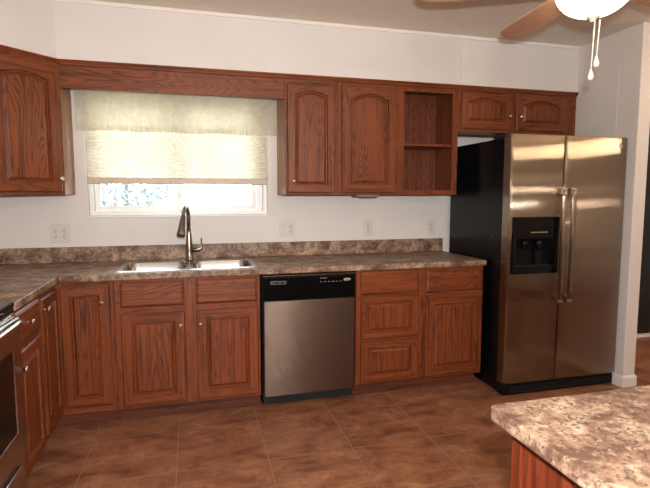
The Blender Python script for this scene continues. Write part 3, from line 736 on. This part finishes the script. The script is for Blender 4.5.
# ---- refrigerator
RX0, RX1, RYF, RT = 3.368, 4.2915, -0.822, 1.762
rf = thing('refrigerator', 'side-by-side stainless refrigerator with black sides and ice dispenser', 'refrigerator', ((RX0+RX1)/2, -0.427, 0))
rl = lambda bm: shift(bm, (-(RX0+RX1)/2, 0.4, 0))
bm = BM(); box(bm, RX0, RX1, -0.728, -0.03, 0.02, 1.742, 0.006, 0, 3); obj('body', rl(bm), M['blackm'], rf)
SPL = 3.778
def fdoor(x0, x1, hole=None):
    """door with bowed front; profile in plan extruded upwards; optional rectangular hole"""
    z0, z1 = 0.092, RT
    def front(x):
        t = (x-x0)/(x1-x0)*2-1; e = min(x-x0, x1-x)
        y = RYF + 0.010*t*t
        if e < 0.016: y += 0.016 - math.sqrt(max(0, 0.016**2-(0.016-e)**2))
        return y
    xs = [x0, x0+0.0015, x0+0.005, x0+0.010, x0+0.016] + [x0+0.016+(x1-x0-0.032)*k/16 for k in range(1, 16)] + [x1-0.016, x1-0.010, x1-0.005, x1-0.0015, x1]
    if hole: xs = sorted(set([x for x in xs if min(abs(x-hole[0]), abs(x-hole[1])) > 0.006] + [hole[0], hole[1]]))
    zs = [z0, z0+0.002, z0+0.008] + ([hole[2], hole[3]] if hole else []) + [z1-0.008, z1-0.002, z1]
    inset = {0: 0.008, 1: 0.003, 2: 0.0}
    bm = BM(); g = {}
    for j, z in enumerate(zs):
        ins = inset.get(min(j, len(zs)-1-j), 0.0)
        for i, x in enumerate(xs): g[i, j] = bm.verts.new((x, min(front(x)+ins, -0.74), z))
    yb = -0.733; bk = {}
    inh = lambda i, j: hole and hole[0]-1e-6 <= xs[i] and xs[i+1] <= hole[1]+1e-6 and hole[2]-1e-6 <= zs[j] and zs[j+1] <= hole[3]+1e-6
    for j, z in enumerate(zs):
        for i, x in enumerate(xs): bk[i, j] = bm.verts.new((x, yb, z))
    nx, nz = len(xs), len(zs)
    for i in range(nx-1):
        for j in range(nz-1):
            if inh(i, j): continue
            f = bm.faces.new((g[i, j], g[i+1, j], g[i+1, j+1], g[i, j+1])); f.smooth = True
            bm.faces.new((bk[i, j], bk[i, j+1], bk[i+1, j+1], bk[i+1, j]))
    for i in range(nx-1):
        bm.faces.new((g[i, 0], bk[i, 0], bk[i+1, 0], g[i+1, 0])); bm.faces.new((g[i, nz-1], g[i+1, nz-1], bk[i+1, nz-1], bk[i, nz-1]))
    for j in range(nz-1):
        bm.faces.new((g[0, j], g[0, j+1], bk[0, j+1], bk[0, j])); bm.faces.new((g[nx-1, j], bk[nx-1, j], bk[nx-1, j+1], g[nx-1, j+1]))
    if hole:
        i0, i1 = [k for k, x in enumerate(xs) if abs(x-hole[0]) < 1e-6][0], [k for k, x in enumerate(xs) if abs(x-hole[1]) < 1e-6][0]
        j0 = [k for k, z in enumerate(zs) if abs(z-hole[2]) < 1e-6][0]; j1 = j0+1
        for i in range(i0, i1):
            for j in (j0, j1): bm.faces.new((g[i, j], g[i+1, j], bk[i+1, j], bk[i, j]))
        for i in (i0, i1): bm.faces.new((g[i, j0], g[i, j1], bk[i, j1], bk[i, j0]))
    bmesh.ops.delete(bm, geom=[v for v in bm.verts if not v.link_faces], context='VERTS')
    return bm
HX0, HX1, HZ0, HZ1 = 3.388, 3.748, 0.842, 1.222
ld = obj('freezer_door', rl(fdoor(RX0-0.003, SPL-0.003, (HX0, HX1, HZ0, HZ1))), M['steel_v'], rf); ld.data.set_sharp_from_angle(angle=R(28))
rd = obj('fridge_door', rl(fdoor(SPL+0.003, RX1+0.002)), M['steel_v'], rf); rd.data.set_sharp_from_angle(angle=R(28))
# dispenser: bezel, control face above, cavity below
bm = BM()
grid_slab(bm, [HX0+0.0005, HX0+0.026, HX1-0.026, HX1-0.0005], [HZ0+0.0005, HZ0+0.05, HZ0+0.235, HZ1-0.0005], {(i, j) for i in range(3) for j in range(3)} - {(1, 1)}, -0.828, -0.760, 'XZ')
dp = obj('dispenser', rl(bm), M['black'], ld, False, 0.003)
bm = BM(); box(bm, HX0+0.002, HX1-0.002, -0.758, -0.748, HZ0+0.002, HZ1-0.002); obj('dispenser_back', rl(bm), M['blackm'], dp)
bm = BM(); box(bm, HX0+0.03, HX1-0.03, -0.8315, -0.8285, HZ0+0.245, HZ1-0.03, 0.001); cf = obj('control_face', rl(bm), M['black'], dp)
bm = BM()
for k in range(6): box(bm, 3.520+k*0.022, 3.534+k*0.022, -0.8325, -0.8313, 1.118, 1.1235)
obj('control_marks', rl(bm), M['badge'], cf)
bm = BM()
bm.free()
for k, (a, b) in enumerate(((3.63, -0.79), (3.52, -0.79))):
    bm = BM(); lathe(bm, [(0.020, 0.0), (0.026, -0.03), (0.018, -0.06), (0.014, -0.075)], a-0.016, b, HZ0+0.232, 16)
    obj('spout', rl(bm), M['black'], dp)
bm = BM(); loft(bm, [[(3.60+a, -0.764-b, HZ0+0.06+c) for a, b, c in ((0, 0, 0), (0.06, 0, 0), (0.06, 0.014, 0), (0, 0.014, 0))], [(3.595+a, -0.772-b, HZ0+0.15+c) for a, b, c in ((0, 0, 0), (0.07, 0, 0), (0.07, 0.006, 0), (0, 0.006, 0))]]); obj('paddle', rl(bm), M['black'], dp)
bm = BM()
for k in range(9): box(bm, HX0+0.035+k*0.031, HX0+0.05+k*0.031, -0.826, -0.765, HZ0+0.0505, HZ0+0.054)
obj('drip_grille', rl(bm), M['rubber'], dp)
# handles
for cx, par in ((SPL-0.034, ld), (SPL+0.040, rd)):
    bm = BM()
    loops = []
    for k in range(15):
        u = k/14; z = 0.665+(1.405-0.665)*u; out = 0.042+0.004*math.sin(math.pi*u)
        y = RYF-0.004-out
        hw = 0.018
        loops.append([(cx-hw, y+0.010, z), (cx-hw, y+0.003, z), (cx-hw*0.5, y-0.003, z), (cx+hw*0.5, y-0.003, z), (cx+hw, y+0.003, z), (cx+hw, y+0.010, z)])
    loft(bm, loops, True, True, 0, True, True); h = obj('handle', rl(bm), M['steel_v'], par)
    for z0, z1 in ((0.640, 0.690), (1.368, 1.412)):
        bm = BM(); box(bm, cx-0.021, cx+0.021, RYF-0.041, RYF+0.0005, z0, z1, 0.004)
        obj('handle_mount', rl(bm), M['chrome'], h)
badge(4.208, 1.70, RYF+0.0065, 0.030, 0.013, rd, rl)
bm = BM(); box(bm, RX0+0.002, RX1-0.012, -0.800, -0.729, 0.008, 0.084, 0.004); gr = obj('base_grille', rl(bm), M['blackm'], rf)
bm = BM()
for k in range(3): box(bm, RX0+0.05, RX1-0.06, -0.803, -0.7995, 0.024+k*0.017, 0.030+k*0.017)
obj('grille_slats', rl(bm), M['rubber'], gr)
for cx in (RX0+0.05, RX1-0.07):
    bm = BM(); box(bm, cx-0.045, cx+0.06, -0.80, -0.66, 1.7445, 1.760, 0.004) if cx > 4 else box(bm, cx-0.045, cx-0.006+0.05, -0.730, -0.60, 1.7435, 1.772, 0.006); obj('hinge_cover', rl(bm), M['rubber'], rf)
for cx in (RX0+0.07, RX1-0.07):
    for y in (-0.66, -0.1):
        bm = BM(); lathe(bm, [(0.022, 0.0), (0.022, 0.012), (0.01, 0.014), (0.01, 0.022)], cx, y, 0, 12); obj('foot', rl(bm), M['rubber'], rf)
bm = BM(); lathe(bm, [(0.006, 0.0), (0.004, -0.003)], RX0-0.0003, -0.62, 1.09, 10, 'X'); obj('side_screw', rl(bm), M['chrome'], rf)

# ---- range on the left wall
GY0, GY1, GX = -2.103, -1.341, 0.622
rg = thing('kitchen_range', 'stainless steel electric range with black glass cooktop at the left edge', 'stove', (0.33, (GY0+GY1)/2, 0))
gl_ = lambda bm: shift(bm, (-0.33, -(GY0+GY1)/2, 0))
bm = BM(); box(bm, 0.015, GX-0.03, GY0, GY1, 0.03, 0.895, 0.003); obj('body', gl_(bm), M['blackm'], rg)
bm = BM(); box(bm, 0.015, GX+0.012, GY0, GY1, 0.8965, 0.9195, 0.004); ck = obj('cooktop', gl_(bm), M['black'], rg)
for a, b, r in ((0.22, GY1-0.19, 0.09), (0.47, GY1-0.19, 0.11), (0.22, GY0+0.19, 0.11), (0.47, GY0+0.19, 0.09)):
    bm = BM(); loft(bm, [[(a+rr_*math.cos(2*math.pi*k/40), b+rr_*math.sin(2*math.pi*k/40), 0.9200) for k in range(40)] for rr_ in (r, r-0.004)], False, False)
    obj('burner_ring', gl_(bm), M['grey'], ck)
bm = BM(); box(bm, GX-0.029, GX+0.010, GY0+0.002, GY1-0.002, 0.872, 0.8955, 0.003); obj('front_lip', gl_(bm), M['black'], rg)
bm = BM(); box(bm, GX-0.028, GX+0.014, GY0+0.001, GY1-0.001, 0.858, 0.870, 0.002); obj('trim_strip', gl_(bm), M['chrome'], rg)
bm = BM(); ys = [GY0+0.003, GY0+0.10, GY1-0.10, GY1-0.003]; zs = [0.275, 0.39, 0.735, 0.855]
grid_slab(bm, ys, zs, {(i, j) for i in range(3) for j in range(3)} - {(1, 1)}, GX-0.029, GX+0.030, 'YZ')
od = obj('oven_door', gl_(bm), M['steel_oven'], rg, False, 0.006)
bm = BM(); box(bm, GX-0.02, GX+0.026, ys[1]+0.001, ys[2]-0.001, zs[1]+0.001, zs[2]-0.001); obj('window', gl_(bm), M['black'], od)
bm = BM(); pts = []
for k in range(21):
    u = k/20; b_ = min(1, min(u, 1-u)/0.10); pts.append((GX+0.026+0.024*math.sin(b_*math.pi/2), GY0+0.012+(GY1-GY0-0.024)*u, 0.836+0.008*math.sin(b_*math.pi/2)))
tube(bm, pts, 0.011, 12); obj('handle', gl_(bm), M['chrome'], od)
bm = BM(); box(bm, GX-0.029, GX+0.018, GY0+0.003, GY1-0.003, 0.085, 0.268, 0.006); dr = obj('drawer', gl_(bm), M['steel_oven'], rg)
bm = BM(); box(bm, GX+0.0185, GX+0.036, GY0+0.10, GY1-0.10, 0.236, 0.252, 0.004); obj('drawer_pull', gl_(bm), M['chrome'], dr)
bm = BM(); box(bm, 0.03, GX-0.06, GY0+0.01, GY1-0.01, 0.0, 0.029); obj('base', gl_(bm), M['rubber'], rg)
bm = BM(); box(bm, 0.016, 0.075, GY0, GY1, 0.9205, 1.08, 0.006); bgd = obj('backguard', gl_(bm), M['black'], rg)
for k in range(4):
    bm = BM(); lathe(bm, [(0.022, 0.0), (0.020, 0.018), (0.006, 0.020)], 0.0755, GY0+0.12+k*0.05+(0.37 if k > 1 else 0), 1.01, 18, 'X'); obj('control_knob', gl_(bm), M['nickel'], bgd)

# ================================================================== PENINSULA in the foreground
IX, IY = 1.966, -2.753
pn = thing('peninsula_counter', 'mottled laminate peninsula countertop at the lower right', 'countertop', (2.9, -3.1, CT0))
bm = BM(); bm2 = rrect(IX, 4.10, -3.68, IY, 0.012, 3)
loft(bm, [[(x, y, z) for x, y in bm2] for z in (CT0+0.006, CT1+0.001)]); shift(bm, (-2.9, 3.1, -CT0))
obj('worktop', bm, M['lam'], pn, False, 0.006)
pc = thing('peninsula_cabinet', 'oak cabinet carrying the peninsula countertop', 'cabinet', (2.9, -3.1, 0))
pl_ = lambda bm: shift(bm, (-2.9, 3.1, 0))
bm = BM(); box(bm, IX+0.035, 4.05, -3.60, -2.80, TK, CT0+0.005, 0.001); obj('body', pl_(bm), M['panelz'], pc)
bm = BM(); box(bm, IX+0.030, IX+0.065, -2.825, -2.795, 0.0, CT0+0.005, 0.002); obj('corner_stile', pl_(bm), M['panelz'], pc)
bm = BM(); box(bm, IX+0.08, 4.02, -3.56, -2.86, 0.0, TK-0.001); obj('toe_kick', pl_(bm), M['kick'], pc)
bm = BM()
for k in range(4):
    a = IX+0.09+k*0.50; panel_front(bm, -(a+0.49), -a, 0.13, 0.86, 0, stile=0.055)
bm.transform(Matrix.Rotation(math.pi, 4, 'Z')); shift(bm, (0, -2.7795, 0)); obj('back_panels', pl_(bm), OZ, pc)

# ================================================================== CEILING FAN
cf = thing('ceiling_fan', 'wood-bladed ceiling fan with a lit glass bowl and two pull chains', 'ceiling fan', (FANC.x, FANC.y, ZC))
fo = lambda z: z-ZC
bm = BM(); lathe(bm, [(0.075, 0.0), (0.07, -0.03), (0.03, -0.055), (0.014, -0.06)], 0, 0, 0, 28); obj('canopy', bm, M['fanw'], cf)
bm = BM(); lathe(bm, [(0.013, -0.055), (0.013, -0.13)], 0, 0, 0, 16); obj('downrod', bm, M['fanw'], cf)
bm = BM(); lathe(bm, [(0.03, -0.125), (0.10, -0.145), (0.135, -0.18), (0.14, -0.25), (0.12, -0.29), (0.08, -0.305)], 0, 0, 0, 36); obj('motor_housing', bm, M['fanw'], cf)
BZF = 2.200
bm = BM(); lathe(bm, [(0.06, fo(2.209)), (0.06, fo(2.19)), (0.12, fo(2.186)), (0.12, fo(2.172))], 0, 0, 0, 28); obj('light_fitter', bm, M['fanw'], cf)
BA0 = 83
for k in range(5):
    a = R(BA0+72*k)
    bm = BM(); lp = []
    r0, r1 = 0.115, 0.69
    N = 22; up, dn_ = [], []
    for i in range(N+1):
        u = i/N; x = r0+(r1-r0)*u
        hw = 0.052+0.022*math.sin(min(1, u*1.3)*math.pi/2)
        if u > 0.82: hw *= math.sqrt(max(0.0, 1-((u-0.82)/0.185)**2))
        if u < 0.06: hw *= 0.8+0.2*u/0.06
        up.append((x, hw)); dn_.append((x, -hw))
    ol = up + dn_[::-1]
    mt = Matrix.Rotation(a, 4, 'Z') @ Matrix.Rotation(R(6), 4, 'X')
    loft(bm, [[(x, y, z) for x, y in ol] for z in (-0.003, 0.003)]); bm.transform(mt); shift(bm, (0, 0, fo(BZF)))
    bl = obj('blade', bm, M['bladew'], cf)
    bm = BM(); tube(bm, [(0.062, 0, 0.004), (0.13, 0, -0.010), (0.20, 0, -0.008), (0.25, 0, -0.006)], [0.016, 0.022, 0.028, 0.008], 12, squash=0.25)
    bm.transform(Matrix.Rotation(a, 4, 'Z')); shift(bm, (0, 0, fo(BZF))); obj('blade_arm', bm, M['fanw'], bl)
# bowl
bm = BM(); prof = []
for k in range(13):
    u = k/12*math.pi/2; prof.append((0.143*math.cos(u)+0.0005, fo(GLOBE_Z+0.108)-0.108*math.sin(u)))
prof = [(0.137, fo(GLOBE_Z+0.112))] + prof
lathe(bm, prof, 0, 0, 0, 48, cap0=False, cap1=True); obj('glass_bowl', bm, M['globe'], cf)
bm = BM(); lathe(bm, [(0.026, fo(GLOBE_Z)+0.004), (0.026, fo(GLOBE_Z)-0.003), (0.012, fo(GLOBE_Z)-0.008), (0.010, fo(GLOBE_Z)-0.018), (0.004, fo(GLOBE_Z)-0.020)], 0, 0, 0, 20); obj('finial', bm, M['fanw'], cf)
for dx, ln in ((0.016, 0.195), (0.040, 0.142)):
    bm = BM(); z0 = fo(GLOBE_Z)-0.006
    tube(bm, [(dx, 0.006, z0), (dx-0.004, 0.006, z0-ln*0.5), (dx-0.008, 0.006, z0-ln)], 0.0022, 8); pc_ = obj('pull_chain', bm, M['cord'], cf)
    bm = BM(); lathe(bm, [(0.002, 0.002), (0.005, -0.006), (0.0105, -0.024), (0.0115, -0.032), (0.008, -0.040), (0.002, -0.043)], dx-0.008, 0.006, z0-ln, 16); obj('fob', bm, M['cord'], pc_)
